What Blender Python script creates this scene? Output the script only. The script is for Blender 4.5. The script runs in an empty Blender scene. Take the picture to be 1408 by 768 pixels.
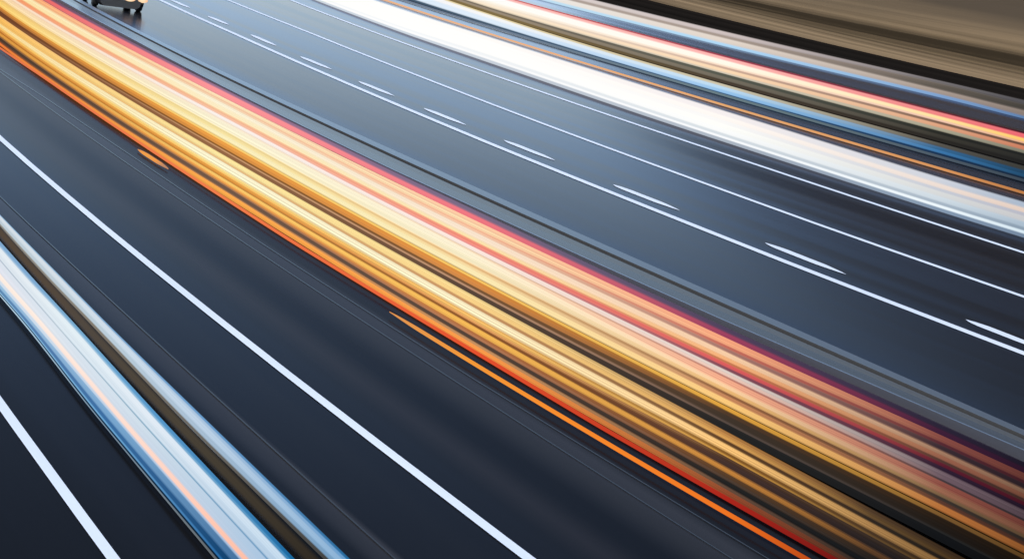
import bpy, bmesh, math, random
from mathutils import Matrix, Vector
random.seed(7)
scene = bpy.context.scene
C = scene.collection

# ------------------------------------------------------------------ camera, sky, sun, exposure
cam_data = bpy.data.cameras.new("camera")
cam = bpy.data.objects.new("camera", cam_data)
C.objects.link(cam)
RT, UP, FW = Vector((0.91540200, -0.37776441, 0.13904398)), Vector((-0.07437847, 0.18073778, 0.98071489)), Vector((0.39560968, 0.90809025, -0.13735018))
m = Matrix((RT, UP, -FW)).transposed().to_4x4()
m.translation = Vector((0, 0, 5.0))
cam.matrix_world = m
cam_data.sensor_width = 36.0
cam_data.lens = 36.0 * 2.520566
cam_data.clip_start = 0.5
cam_data.clip_end = 8000
scene.camera = cam

world = bpy.data.worlds.new("World")
scene.world = world
world.use_nodes = True
wn = world.node_tree
wn.nodes.clear()
sky = wn.nodes.new("ShaderNodeTexSky")
sky.sky_type = 'NISHITA'
sky.sun_disc = False
SUN_ELEV, SUN_AZ = math.radians(34), math.radians(215)     # azimuth clockwise from +Y: behind the camera, to its left
sky.sun_elevation = SUN_ELEV
sky.sun_rotation = SUN_AZ
sky.ozone_density = 3.5
sky.dust_density = 0.6
bg = wn.nodes.new("ShaderNodeBackground")
bg.inputs["Strength"].default_value = 0.15
wo = wn.nodes.new("ShaderNodeOutputWorld")
wn.links.new(sky.outputs[0], bg.inputs[0])
wn.links.new(bg.outputs[0], wo.inputs[0])

sun_data = bpy.data.lights.new("sun", 'SUN')
sun_data.energy = 2.3
sun_data.angle = math.radians(15)
sun_data.color = (1.0, 0.93, 0.84)
sun = bpy.data.objects.new("sun", sun_data)
C.objects.link(sun)
to_sun = Vector((math.sin(SUN_AZ) * math.cos(SUN_ELEV), math.cos(SUN_AZ) * math.cos(SUN_ELEV), math.sin(SUN_ELEV)))
sun.rotation_euler = to_sun.to_track_quat('Z', 'Y').to_euler()
sun.location = (0, 0, 60)

vs = scene.view_settings
vs.view_transform = 'Standard'
vs.look = 'None'
vs.exposure = 0.6
vs.gamma = 1.0
vs.use_curve_mapping = False

# ------------------------------------------------------------------ the road's own coordinates
# s = metres along the road, d = metres to the right of the camera's foot; the road bends right with radius R
R = 885.251
def P(s, d, z=0.0):
    a = s / R
    return Vector((R - (R - d) * math.cos(a), (R - d) * math.sin(a), z))

def interp(tab, s):
    """linear inside, straight on beyond the ends"""
    if s <= tab[0][0]:
        (a, b), (c, e) = tab[0], tab[1]
    elif s >= tab[-1][0]:
        (a, b), (c, e) = tab[-2], tab[-1]
    else:
        for k in range(len(tab) - 1):
            if tab[k][0] <= s <= tab[k + 1][0]:
                (a, b), (c, e) = tab[k], tab[k + 1]
                break
    return b + (e - b) * (s - a) / (c - a) if c != a else b

def pchip(tab, s):
    """monotone cubic through the table, constant beyond its ends"""
    n = len(tab)
    if s <= tab[0][0] or n == 1: return tab[0][1]
    if s >= tab[-1][0]: return tab[-1][1]
    h = [max(tab[i+1][0] - tab[i][0], 1e-6) for i in range(n-1)]
    dl = [(tab[i+1][1] - tab[i][1]) / h[i] for i in range(n-1)]
    ms = [dl[0]] + [0.0 if dl[i-1]*dl[i] <= 0 else 2*dl[i-1]*dl[i]/(dl[i-1]+dl[i]) for i in range(1, n-1)] + [dl[-1]]
    for i in range(n-1):
        if tab[i][0] <= s <= tab[i+1][0]:
            t = (s - tab[i][0]) / h[i]
            return ((2*t**3-3*t*t+1)*tab[i][1] + (t**3-2*t*t+t)*h[i]*ms[i]
                    + (-2*t**3+3*t*t)*tab[i+1][1] + (t**3-t*t)*h[i]*ms[i+1])
    return tab[-1][1]

# ------------------------------------------------------------------ material helpers
def new_mat(name):
    mt = bpy.data.materials.new(name)
    mt.use_nodes = True
    nt = mt.node_tree
    nt.nodes.clear()
    out = nt.nodes.new("ShaderNodeOutputMaterial")
    return mt, nt, out

def nd(nt, kind, **kw):
    n = nt.nodes.new(kind)
    for k, v in kw.items():
        setattr(n, k, v)
    return n

def ramp(nt, stops, interpolation='LINEAR'):
    r = nt.nodes.new("ShaderNodeValToRGB")
    cr = r.color_ramp
    cr.interpolation = interpolation
    while len(cr.elements) > 1:
        cr.elements.remove(cr.elements[-1])
    cr.elements[0].position = stops[0][0]
    cr.elements[0].color = (*stops[0][1], 1)
    for p, c in stops[1:]:
        e = cr.elements.new(p)
        e.color = (*c, 1)
    return r

def streak_coord(nt, across, along):
    """texture coordinates that run along the lanes: UV is (d, s) in metres"""
    uv = nd(nt, "ShaderNodeTexCoord")
    mp = nd(nt, "ShaderNodeMapping")
    mp.inputs["Scale"].default_value = (across, along, 1)
    nt.links.new(uv.outputs["UV"], mp.inputs["Vector"])
    return mp.outputs["Vector"]

def noise(nt, vec, scale=1.0, detail=3.0, rough=0.5):
    n = nd(nt, "ShaderNodeTexNoise")
    n.inputs["Scale"].default_value = scale
    n.inputs["Detail"].default_value = detail
    n.inputs["Roughness"].default_value = rough
    nt.links.new(vec, n.inputs["Vector"])
    return n.outputs["Fac"]

def surface_mat(name, dark, light, across=1.2, along=0.004, rough=0.5, spec=0.5, tint=(1, 1, 1), grain=0.12, ior=None, gloss=(1, 1, 1), wear=False, span=(0.30, 0.70)):
    """a lane-wise worn surface: long streaks of wear, broad lanes of it, and fine grain"""
    mt, nt, out = new_mat(name)
    b = nd(nt, "ShaderNodeBsdfPrincipled")
    n1 = noise(nt, streak_coord(nt, across, along), 1.0, 7.0, 0.62)
    n2 = noise(nt, streak_coord(nt, across * 0.22, along * 0.7), 1.0, 2.0, 0.5)
    n3 = noise(nt, streak_coord(nt, 26.0, 9.0), 1.0, 3.0, 0.6)
    mx = nd(nt, "ShaderNodeMath", operation='MULTIPLY_ADD')
    mx.inputs[1].default_value = 0.5
    nt.links.new(n1, mx.inputs[0])
    hf = nd(nt, "ShaderNodeMath", operation='MULTIPLY')
    hf.inputs[1].default_value = 0.5
    nt.links.new(n2, hf.inputs[0])
    nt.links.new(hf.outputs[0], mx.inputs[2])
    gr = nd(nt, "ShaderNodeMath", operation='MULTIPLY_ADD')
    gr.inputs[1].default_value = grain
    nt.links.new(n3, gr.inputs[0])
    sb = nd(nt, "ShaderNodeMath", operation='SUBTRACT')
    sb.inputs[1].default_value = grain * 0.5
    nt.links.new(mx.outputs[0], sb.inputs[0])
    nt.links.new(sb.outputs[0], gr.inputs[2])
    rp = ramp(nt, [(span[0], dark), (span[1], light)])
    nt.links.new(gr.outputs[0], rp.inputs[0])
    nt.links.new(rp.outputs[0], b.inputs["Base Color"])
    rr = nd(nt, "ShaderNodeMapRange")
    rr.inputs["From Min"].default_value = 0.3
    rr.inputs["From Max"].default_value = 0.7
    rr.inputs["To Min"].default_value = rough - 0.04
    rr.inputs["To Max"].default_value = rough + 0.04
    nt.links.new(mx.outputs[0], rr.inputs["Value"])
    nt.links.new(rr.outputs[0], b.inputs["Roughness"])
    b.inputs["Specular IOR Level"].default_value = spec
    b.inputs["Specular Tint"].default_value = (*tint, 1)
    if ior:                       # a dull film that only shines at a grazing angle
        b.inputs["Specular IOR Level"].default_value = 0.0
        gl = nd(nt, "ShaderNodeBsdfGlossy")
        gl.inputs["Color"].default_value = (*gloss, 1)
        nt.links.new(rr.outputs[0], gl.inputs["Roughness"])
        if wear:                  # polished wheel tracks, duller and browner strips between them, a worn strip along two seams
            tint_r = ramp(nt, [(0.30, (gloss[0] * .66, gloss[1] * .74, gloss[2] * .84)), (0.45, (gloss[0] * .86, gloss[1] * .84, gloss[2] * .82)),
                               (0.55, (gloss[0] * .82, gloss[1] * .88, gloss[2] * .95)), (0.72, gloss)])
            nt.links.new(mx.outputs[0], tint_r.inputs[0])
            sp = nd(nt, "ShaderNodeSeparateXYZ")
            nt.links.new(nd(nt, "ShaderNodeTexCoord").outputs["UV"], sp.inputs[0])
            mrd = nd(nt, "ShaderNodeMapRange")
            mrd.inputs["From Min"].default_value = 4.0
            mrd.inputs["From Max"].default_value = 12.0
            nt.links.new(sp.outputs[0], mrd.inputs["Value"])
            q = lambda d: (d - 4.0) / 8.0
            k0, k1, k2 = (0, 0, 0), (0.024, 0.023, 0.023), (0.014, 0.0135, 0.0135)
            dull = ramp(nt, [(0.0, (.80, .80, .80)), (q(8.6), (.80, .80, .80)), (q(9.5), (.62, .60, .60)), (q(10.9), (.50, .48, .48)), (1.0, (1, 1, 1))])
            nt.links.new(mrd.outputs[0], dull.inputs[0])
            ml = nd(nt, "ShaderNodeMix", data_type='RGBA', blend_type='MULTIPLY')
            ml.inputs[0].default_value = 1.0
            nt.links.new(tint_r.outputs[0], ml.inputs[6])
            nt.links.new(dull.outputs[0], ml.inputs[7])
            nt.links.new(ml.outputs[2], gl.inputs["Color"])
            wr = ramp(nt, [(q(6.78), k0), (q(6.9), k2), (q(7.1), k1), (q(7.14), k0), (q(8.7), k0), (q(9.0), (.010, .0085, .009)), (q(9.35), k0),
                           (q(9.6), k0), (q(9.95), k2), (q(10.38), k1), (q(10.5), k2), (q(10.6), k0)])
            nt.links.new(mrd.outputs[0], wr.inputs[0])
            adc = nd(nt, "ShaderNodeMix", data_type='RGBA', blend_type='ADD')
            adc.inputs[0].default_value = 1.0
            nt.links.new(rp.outputs[0], adc.inputs[6])
            nt.links.new(wr.outputs[0], adc.inputs[7])
            nt.links.new(adc.outputs[2], b.inputs["Base Color"])
        fr = nd(nt, "ShaderNodeFresnel")
        fr.inputs["IOR"].default_value = ior
        ms = nd(nt, "ShaderNodeMixShader")
        nt.links.new(fr.outputs[0], ms.inputs[0])
        nt.links.new(b.outputs[0], ms.inputs[1])
        nt.links.new(gl.outputs[0], ms.inputs[2])
        nt.links.new(ms.outputs[0], out.inputs[0])
    else:
        nt.links.new(b.outputs[0], out.inputs[0])
    return mt

ROAD_TINT = (0.94, 0.90, 1.0)
M_asphalt = surface_mat("asphalt", (0.0055, 0.006, 0.007), (0.0105, 0.0105, 0.011), across=1.1, rough=0.145, ior=1.0245, gloss=ROAD_TINT, wear=True)
M_seam = surface_mat("seam_sealant", (0.03, 0.03, 0.031), (0.045, 0.045, 0.047), across=4, rough=0.2, ior=1.035)
M_paint = surface_mat("road_paint", (0.76, 0.78, 0.80), (0.84, 0.85, 0.86), across=8, along=0.3, rough=0.55, grain=0.25)
M_kerb = surface_mat("median_concrete", (0.024, 0.022, 0.021), (0.060, 0.056, 0.052), across=14, along=0.003, rough=0.25, ior=1.04, gloss=(1.0, 0.94, 0.90))
M_rail = surface_mat("galvanised_steel", (0.07, 0.07, 0.08), (0.10, 0.10, 0.11), across=8, rough=0.35, ior=1.1)
M_gravel = surface_mat("median_gravel", (0.045, 0.038, 0.030), (0.09, 0.078, 0.063), across=14, along=0.003, rough=0.3, ior=1.04, gloss=(1.0, 0.93, 0.85))
M_stone = surface_mat("kerb_stone", (0.045, 0.042, 0.039), (0.085, 0.080, 0.074), across=14, along=0.003, rough=0.3, ior=1.05)
M_slot = surface_mat("drain_slot", (0.030, 0.034, 0.040), (0.05, 0.055, 0.06), across=9, rough=0.6)
M_ground = surface_mat("dry_ground", (0.10, 0.085, 0.055), (0.19, 0.15, 0.10), across=0.5, along=0.02, rough=0.9, spec=0.1)
M_ditch = surface_mat("ditch_shade", (0.006, 0.005, 0.004), (0.026, 0.020, 0.015), across=0.7, along=0.003, rough=0.9, spec=0.0)  # shade of the ditch is put into this near-black colour; the strip is flat
M_bank = surface_mat("dry_grass_bank", (0.036, 0.025, 0.014), (0.32, 0.215, 0.115), across=3.0, along=0.004, rough=0.95, spec=0.0, grain=0.06, span=(0.38, 0.64))

# ------------------------------------------------------------------ mesh helpers
def obj(name, bm, mat, parent=None):
    me = bpy.data.meshes.new(name)
    bm.normal_update()
    bm.to_mesh(me)
    bm.free()
    for mm in (mat if isinstance(mat, (list, tuple)) else [mat]): me.materials.append(mm)
    o = bpy.data.objects.new(name, me)
    C.objects.link(o)
    if parent: o.parent = parent
    return o

def tag(o, label=None, cat=None, group=None, kind=None):
    if label: o['label'] = label
    if cat: o['category'] = cat
    if group: o['group'] = group
    if kind: o['kind'] = kind
    return o

def empty(name, loc=(0, 0, 0)):
    e = bpy.data.objects.new(name, None)
    e.empty_display_size = 0.5
    e.location = loc
    C.objects.link(e)
    return e

def sheet(fd0, fd1, z, s0, s1, ns, nd_=1, zf=None):
    """a strip of the ground between two offsets, UV = (d, s)"""
    bm = bmesh.new()
    uv = bm.loops.layers.uv.new("UVMap")
    rows = []
    for i in range(ns + 1):
        s = s0 + (s1 - s0) * i / ns
        a, b = fd0(s), fd1(s)
        rows.append([(bm.verts.new(P(s, a + (b - a) * j / nd_, zf(a + (b - a) * j / nd_, s) if zf else z)), a + (b - a) * j / nd_, s) for j in range(nd_ + 1)])
    for i in range(ns):
        for j in range(nd_):
            q = (rows[i][j], rows[i][j + 1], rows[i + 1][j + 1], rows[i + 1][j])
            f = bm.faces.new([v[0] for v in q])
            for l, v in zip(f.loops, q):
                l[uv].uv = (v[1], v[2])
    bmesh.ops.recalc_face_normals(bm, faces=bm.faces)
    if sum((f.normal.z for f in bm.faces)) < 0:
        bmesh.ops.reverse_faces(bm, faces=bm.faces)
    return bm

def bar(profile, s0, s1, ns):
    """a solid run along the road: profile(s) -> closed list of (d, z); UV = (d, s)"""
    bm = bmesh.new()
    uv = bm.loops.layers.uv.new("UVMap")
    rows = []
    for i in range(ns + 1):
        s = s0 + (s1 - s0) * i / ns
        rows.append([(bm.verts.new(P(s, d, z)), d + z, s) for d, z in profile(s)])
    n = len(rows[0])
    for i in range(ns):
        for j in range(n):
            q = (rows[i][j], rows[i][(j + 1) % n], rows[i + 1][(j + 1) % n], rows[i + 1][j])
            f = bm.faces.new([v[0] for v in q])
            f.smooth = False
            for l, v in zip(f.loops, q):
                l[uv].uv = (v[1], v[2])
    for r in (rows[0], rows[-1]):
        bm.faces.new([v[0] for v in r])
    bmesh.ops.recalc_face_normals(bm, faces=bm.faces)
    return bm

G = {
    'line1': ((9.97, 4.662), (14.33, 4.717), (18.7, 4.773), (23.06, 4.828), (27.42, 4.883), (31.79, 4.938), (36.15, 4.994), (40.52, 5.049), (44.88, 5.104)),
    'line2': ((10.44, 8.283), (18.39, 8.248), (26.35, 8.226), (34.3, 8.232), (42.25, 8.271), (50.21, 8.336), (58.16, 8.403), (66.12, 8.471), (74.07, 8.538)),
    'line3': ((22.69, 20.559), (37.89, 20.395), (53.08, 20.423), (68.28, 20.558), (83.47, 20.669), (98.67, 20.627), (113.87, 20.442), (129.06, 20.256), (144.26, 20.07)),
    'line4': ((28.7, 24.109), (44.12, 24.013), (59.53, 24.138), (74.95, 24.367), (90.37, 24.528), (105.79, 24.451), (121.2, 24.158), (136.62, 23.863), (152.04, 23.568)),
    'line5': ((35.26, 27.842), (50.88, 27.903), (66.5, 27.994), (82.12, 28.119), (97.74, 28.278), (113.37, 28.472), (128.99, 28.686), (144.61, 28.9), (160.23, 29.114)),
    'median_low': ((17.0, 16.138), (31.3, 15.738), (45.6, 15.588), (59.9, 15.607), (74.19, 15.653), (88.49, 15.584), (102.79, 15.401), (117.08, 15.218), (131.38, 15.035)),
    'median_top': ((16.55, 16.617), (31.23, 16.74), (45.9, 16.732), (60.58, 16.637), (75.26, 16.529), (89.93, 16.482), (104.61, 16.5), (119.29, 16.518), (133.97, 16.535)),
    'median_dark': ((32.25, 15.956), (41.18, 16.234), (50.12, 16.413), (59.05, 16.425), (67.99, 16.271), (76.93, 15.97), (85.86, 15.649), (94.8, 15.328), (103.74, 15.007)),
    'seam_low': ((16.48, 10.061), (23.61, 9.995), (30.75, 9.929), (37.88, 9.863), (45.02, 9.796), (52.15, 9.73), (59.28, 9.664), (66.42, 9.597), (73.55, 9.531)),
    'seam_mid': ((16.69, 10.587), (26.05, 10.472), (35.4, 10.457), (44.75, 10.485), (54.1, 10.405), (63.46, 10.103), (72.81, 9.751), (82.16, 9.399), (91.51, 9.047)),
    'seam_mid2': ((15.9, 10.201), (21.13, 10.194), (26.36, 10.188), (31.59, 10.181), (36.82, 10.175), (42.05, 10.168), (47.28, 10.162), (52.51, 10.155), (57.74, 10.148)),
    'seam_top': ((18.22, 10.624), (27.0, 10.601), (35.79, 10.578), (44.57, 10.555), (53.35, 10.532), (62.13, 10.509), (70.92, 10.486), (79.7, 10.463), (88.48, 10.44)),
    'left_strip_low': ((10.26, 6.851), (16.85, 6.918), (23.44, 6.977), (30.04, 7.012), (36.63, 7.023), (43.22, 7.021), (49.81, 7.02), (56.41, 7.018), (63.0, 7.017)),
    'left_strip_top': ((10.28, 6.999), (17.0, 7.057), (23.72, 7.108), (30.44, 7.139), (37.16, 7.15), (43.88, 7.15), (50.61, 7.15), (57.33, 7.15), (64.05, 7.15)),
    'outer_strip': ((10.05, 5.298), (15.08, 5.344), (20.12, 5.396), (25.16, 5.509), (30.19, 5.684), (35.23, 5.865), (40.26, 6.046), (45.3, 6.226), (50.34, 6.407)),
    'bank_foot': ((98.82, 61.144), (113.74, 61.315), (128.67, 61.298), (143.59, 61.06), (158.52, 60.601), (173.44, 59.922), (188.37, 59.116), (203.29, 58.311), (218.22, 57.505)),
    'bank_foot2': ((134.65, 77.911), (149.74, 76.079), (164.83, 74.381), (179.92, 72.84), (195.02, 71.454), (210.11, 70.225), (225.2, 69.086), (240.29, 67.948), (255.38, 66.809)),
    'dashes': (((92.583, 21.307), (88.499, 21.354)), ((84.411, 21.344), (80.02, 21.305)), ((76.284, 21.263), (72.138, 21.259)), ((68.738, 21.206), (64.826, 21.172)), ((61.994, 21.179), (58.307, 21.164)), ((55.419, 21.176), (51.832, 21.154)), ((48.046, 21.062), (44.532, 21.062)), ((40.731, 21.12), (37.458, 21.08)), ((33.514, 21.126), (30.885, 21.079)), ((101.165, 21.232), (96.599, 21.28))),
}
BUNDLES = {b['name']: b for b in [
    {'name': 'gold',
     'SS': ((66.19, 40.26, 27.64, 20.92, 18.15, 16.88), (66.91, 40.62, 27.87, 21.06, 18.28, 17.0), (67.8, 40.97, 28.11, 21.24, 18.44, 17.15), (68.76, 41.37, 28.34, 21.41, 18.59, 17.29), (69.46, 41.62, 28.51, 21.57, 18.72, 17.41), (70.12, 42.0, 28.8, 21.77, 18.9, 17.58), (70.45, 42.26, 29.1, 22.03, 19.12, 17.78), (70.93, 42.47, 29.29, 22.27, 19.33, 17.98), (71.65, 42.77, 29.51, 22.4, 19.44, 18.08), (72.21, 43.14, 29.69, 22.51, 19.54, 18.17), (73.08, 43.95, 30.06, 22.75, 19.75, 18.37), (73.91, 44.7, 30.5, 23.02, 19.98, 18.58), (75.18, 45.11, 30.8, 23.21, 20.15, 18.74), (76.7, 45.63, 31.17, 23.44, 20.35, 18.93)),
     'z': (0.05, 0.08),
     's': (70.98, 42.65, 29.25, 22.12, 19.2),
     'B': ((12.0, 11.303), (24.48, 11.112), (36.97, 10.989), (49.45, 10.956), (61.94, 11.012), (74.42, 11.136), (86.9, 11.264), (99.39, 11.392), (111.87, 11.52)),
     'T': ((12.0, 12.55), (24.48, 12.46), (36.97, 12.387), (49.45, 12.344), (61.94, 12.33), (74.42, 12.346), (86.9, 12.382), (99.39, 12.419), (111.87, 12.456)),
     'E': (((20.84, 0.0082), (27.5, 0.0), (39.94, 0.0266), (65.64, 0.0)), ((20.99, 0.0649), (27.78, 0.0494), (40.59, 0.1368), (66.74, 0.0839)), ((21.12, 0.1137), (27.96, 0.0958), (40.65, 0.148), (67.08, 0.1134)), ((21.36, 0.1997), (28.26, 0.1759), (41.28, 0.2549), (68.53, 0.2396)), ((21.47, 0.2433), (28.43, 0.2211), (41.45, 0.2828), (69.0, 0.28)), ((21.66, 0.3127), (28.6, 0.2666), (41.8, 0.341), (69.92, 0.3602)), ((21.88, 0.391), (29.0, 0.3724), (42.2, 0.4086), (70.32, 0.3953)), ((22.18, 0.5015), (29.21, 0.4262), (42.32, 0.4291), (70.59, 0.419)), ((22.36, 0.5664), (29.38, 0.4711), (42.61, 0.4772), (71.27, 0.4789)), ((22.43, 0.5945), (29.65, 0.5426), (42.92, 0.5295), (72.03, 0.5451)), ((22.58, 0.6476), (29.73, 0.5634), (43.35, 0.6001), (72.4, 0.5775)), ((22.92, 0.7711), (30.39, 0.7334), (44.56, 0.8009), (73.76, 0.6975)), ((23.11, 0.8396), (30.61, 0.7915), (44.84, 0.8479), (74.06, 0.7236)), ((23.31, 0.9089), (30.98, 0.8873), (45.37, 0.9338), (76.3, 0.921)), ((23.58, 1.0), (31.35, 0.9819), (45.89, 1.0), (77.1, 0.9913))),
     'C': (((0.8714, 0.2232, 0.0452), (1.0, 0.4287, 0.0802), (0.956, 0.3278, 0.0704), (0.2831, 0.0704, 0.0284), (0.0452, 0.0212, 0.0144), (0.0249, 0.0117, 0.0079)), ((0.305, 0.0802, 0.0319), (0.7157, 0.305, 0.1022), (0.6105, 0.305, 0.1274), (0.1274, 0.0704, 0.0452), (0.0319, 0.0212, 0.0168), (0.0175, 0.0117, 0.0092)), ((0.0802, 0.0482, 0.0319), (0.1714, 0.1022, 0.0704), (0.0908, 0.0578, 0.0423), (0.0168, 0.0168, 0.0168), (0.008, 0.0091, 0.011), (0.0044, 0.005, 0.006)), ((0.305, 0.1413, 0.0529), (0.402, 0.1878, 0.0908), (0.4564, 0.1878, 0.0908), (0.0704, 0.0452, 0.0319), (0.0176, 0.0152, 0.0144), (0.0097, 0.0084, 0.0079)), ((0.6795, 0.305, 0.0529), (0.8308, 0.3515, 0.0802), (0.4287, 0.15, 0.0529), (0.0976, 0.0497, 0.0242), (0.0232, 0.0176, 0.0144), (0.0128, 0.0097, 0.0079)), ((0.7157, 0.305, 0.0529), (1.0, 0.6105, 0.1559), (0.9734, 0.5149, 0.1022), (0.5457, 0.2232, 0.0452), (0.1022, 0.0482, 0.0212), (0.0562, 0.0265, 0.0117)), ((0.402, 0.1274, 0.0097), (0.5457, 0.2423, 0.0529), (0.2623, 0.0908, 0.0262), (0.0545, 0.0296, 0.0252), (0.0212, 0.016, 0.016), (0.0117, 0.0088, 0.0088)), ((0.7529, 0.305, 0.0612), (0.8308, 0.3278, 0.0529), (0.8308, 0.3763, 0.1274), (0.0908, 0.0452, 0.0262), (0.0382, 0.0252, 0.0194), (0.021, 0.0139, 0.0107)), ((0.956, 0.5149, 0.1144), (0.9131, 0.4564, 0.1022), (0.956, 0.5457, 0.1559), (0.6105, 0.305, 0.0612), (0.1274, 0.0704, 0.0262), (0.0701, 0.0387, 0.0144)), ((0.9734, 0.6105, 0.1714), (1.0, 0.7529, 0.2623), (0.7529, 0.402, 0.1022), (0.2232, 0.0976, 0.0212), (0.0612, 0.0343, 0.0176), (0.0337, 0.0189, 0.0097)), ((1.0, 0.7529, 0.3278), (1.0, 0.9387, 0.6584), (1.0, 0.8714, 0.5647), (0.9734, 0.5647, 0.1946), (0.402, 0.2159, 0.0762), (0.2211, 0.1187, 0.0419)), ((0.956, 0.5457, 0.1413), (0.8308, 0.5149, 0.2232), (0.6105, 0.305, 0.1274), (0.1144, 0.0545, 0.0232), (0.0296, 0.0212, 0.016), (0.0163, 0.0117, 0.0088)), ((0.9734, 0.5271, 0.1221), (1.0, 0.8308, 0.3763), (1.0, 0.6795, 0.2623), (0.6795, 0.3419, 0.0908), (0.1221, 0.0685, 0.0273), (0.0672, 0.0377, 0.015)), ((0.956, 0.5149, 0.1559), (1.0, 0.807, 0.3419), (1.0, 0.7305, 0.305), (0.4851, 0.2232, 0.0648), (0.0802, 0.0452, 0.0232), (0.0441, 0.0249, 0.0128)))},
    {'name': 'cream',
     'SS': ((77.28, 46.13, 31.52, 23.75, 19.43, 18.07), (77.7, 46.46, 31.77, 23.97, 19.6, 18.23), (78.6, 46.72, 31.98, 24.19, 19.77, 18.39), (79.87, 47.18, 32.27, 24.47, 20.02, 18.62), (80.89, 47.75, 32.58, 24.6, 20.15, 18.74), (81.53, 48.16, 32.84, 24.73, 20.24, 18.82), (81.71, 48.35, 32.98, 24.87, 20.34, 18.92), (82.85, 48.87, 33.27, 25.07, 20.51, 19.07), (84.31, 49.55, 33.66, 25.36, 20.74, 19.29), (85.31, 50.0, 33.93, 25.56, 20.89, 19.43), (86.33, 50.55, 34.36, 25.76, 21.03, 19.56), (87.48, 51.34, 34.93, 25.98, 21.23, 19.74), (88.66, 51.98, 35.31, 26.3, 21.51, 20.0), (89.25, 52.18, 35.44, 26.57, 21.7, 20.18), (89.69, 52.39, 35.56, 26.72, 21.82, 20.29), (90.48, 52.78, 35.79, 26.91, 22.0, 20.46), (91.27, 53.16, 36.01, 27.12, 22.22, 20.66), (92.64, 53.65, 36.33, 27.36, 22.42, 20.85), (93.95, 54.06, 36.61, 27.57, 22.58, 21.0), (95.2, 54.69, 36.82, 27.78, 22.76, 21.17), (97.11, 55.71, 37.34, 28.08, 22.98, 21.37), (98.43, 56.38, 37.85, 28.4, 23.22, 21.59), (99.24, 56.77, 38.09, 28.64, 23.45, 21.81), (100.48, 57.29, 38.43, 28.89, 23.63, 21.98), (102.33, 57.96, 38.91, 29.17, 23.84, 22.17)),
     'z': (0.08, 0.11),
     's': (88.57, 51.62, 34.99, 26.32, 21.53),
     'B': ((12.0, 12.682), (27.64, 12.462), (43.27, 12.328), (58.91, 12.29), (74.54, 12.348), (90.18, 12.468), (105.82, 12.59), (121.45, 12.712), (137.09, 12.833)),
     'T': ((12.0, 15.391), (27.64, 15.228), (43.27, 15.088), (58.91, 14.979), (74.54, 14.901), (90.18, 14.855), (105.82, 14.839), (121.45, 14.835), (137.09, 14.831)),
     'E': (((19.29, 0.0076), (23.59, 0.0), (31.36, 0.0), (45.91, 0.0258), (77.0, 0.0)), ((19.56, 0.0669), (23.92, 0.0459), (31.68, 0.0318), (46.34, 0.0622), (77.56, 0.0089)), ((19.63, 0.082), (24.02, 0.0644), (31.85, 0.0543), (46.57, 0.0811), (77.83, 0.0195)), ((19.9, 0.1409), (24.36, 0.1244), (32.11, 0.0869), (46.88, 0.1067), (79.37, 0.0805)), ((20.14, 0.192), (24.58, 0.1622), (32.43, 0.1283), (47.48, 0.1575), (80.36, 0.1195)), ((20.16, 0.1963), (24.62, 0.1691), (32.73, 0.167), (48.01, 0.2017), (81.42, 0.1608)), ((20.32, 0.2307), (24.85, 0.2091), (32.95, 0.196), (48.31, 0.2263), (81.64, 0.1694)), ((20.37, 0.2431), (24.89, 0.2169), (33.0, 0.202), (48.39, 0.2331), (81.79, 0.1752)), ((20.66, 0.3047), (25.25, 0.2793), (33.54, 0.272), (49.35, 0.3125), (83.92, 0.2583)), ((20.82, 0.3393), (25.48, 0.3196), (33.77, 0.3014), (49.75, 0.3455), (84.7, 0.2888)), ((20.97, 0.3731), (25.65, 0.3493), (34.08, 0.3403), (50.25, 0.3875), (85.91, 0.3355)), ((21.09, 0.3981), (25.86, 0.387), (34.64, 0.4116), (50.85, 0.4364), (86.74, 0.3673)), ((21.37, 0.4582), (26.1, 0.4276), (35.22, 0.486), (51.84, 0.5181), (88.22, 0.4241)), ((21.65, 0.5198), (26.51, 0.4995), (35.4, 0.5093), (52.12, 0.5412), (89.09, 0.4572)), ((21.75, 0.5407), (26.63, 0.5195), (35.47, 0.5172), (52.23, 0.5503), (89.4, 0.4689)), ((21.88, 0.5687), (26.81, 0.5516), (35.66, 0.5418), (52.55, 0.5764), (89.98, 0.4908)), ((22.11, 0.6186), (27.01, 0.5859), (35.92, 0.5746), (53.0, 0.6133), (90.98, 0.5284)), ((22.33, 0.6657), (27.23, 0.6239), (36.09, 0.5968), (53.31, 0.6388), (91.57, 0.5509)), ((22.5, 0.7026), (27.48, 0.6675), (36.56, 0.6561), (53.98, 0.6932), (93.71, 0.6306)), ((22.65, 0.7347), (27.66, 0.6973), (36.66, 0.6686), (54.15, 0.707), (94.2, 0.6486)), ((22.87, 0.7816), (27.9, 0.7396), (36.98, 0.7084), (55.24, 0.7958), (96.2, 0.7222)), ((23.08, 0.8248), (28.26, 0.8021), (37.71, 0.8009), (56.17, 0.8717), (98.03, 0.7884)), ((23.37, 0.8868), (28.54, 0.8488), (37.98, 0.8351), (56.59, 0.906), (98.83, 0.8172)), ((23.52, 0.9203), (28.75, 0.8852), (38.2, 0.8629), (56.95, 0.9347), (99.65, 0.8463)), ((23.73, 0.9632), (29.04, 0.9343), (38.65, 0.9196), (57.63, 0.99), (101.32, 0.9055)), ((23.96, 1.0), (29.31, 0.9814), (39.16, 0.9833), (58.29, 1.0), (103.34, 0.976))),
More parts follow.
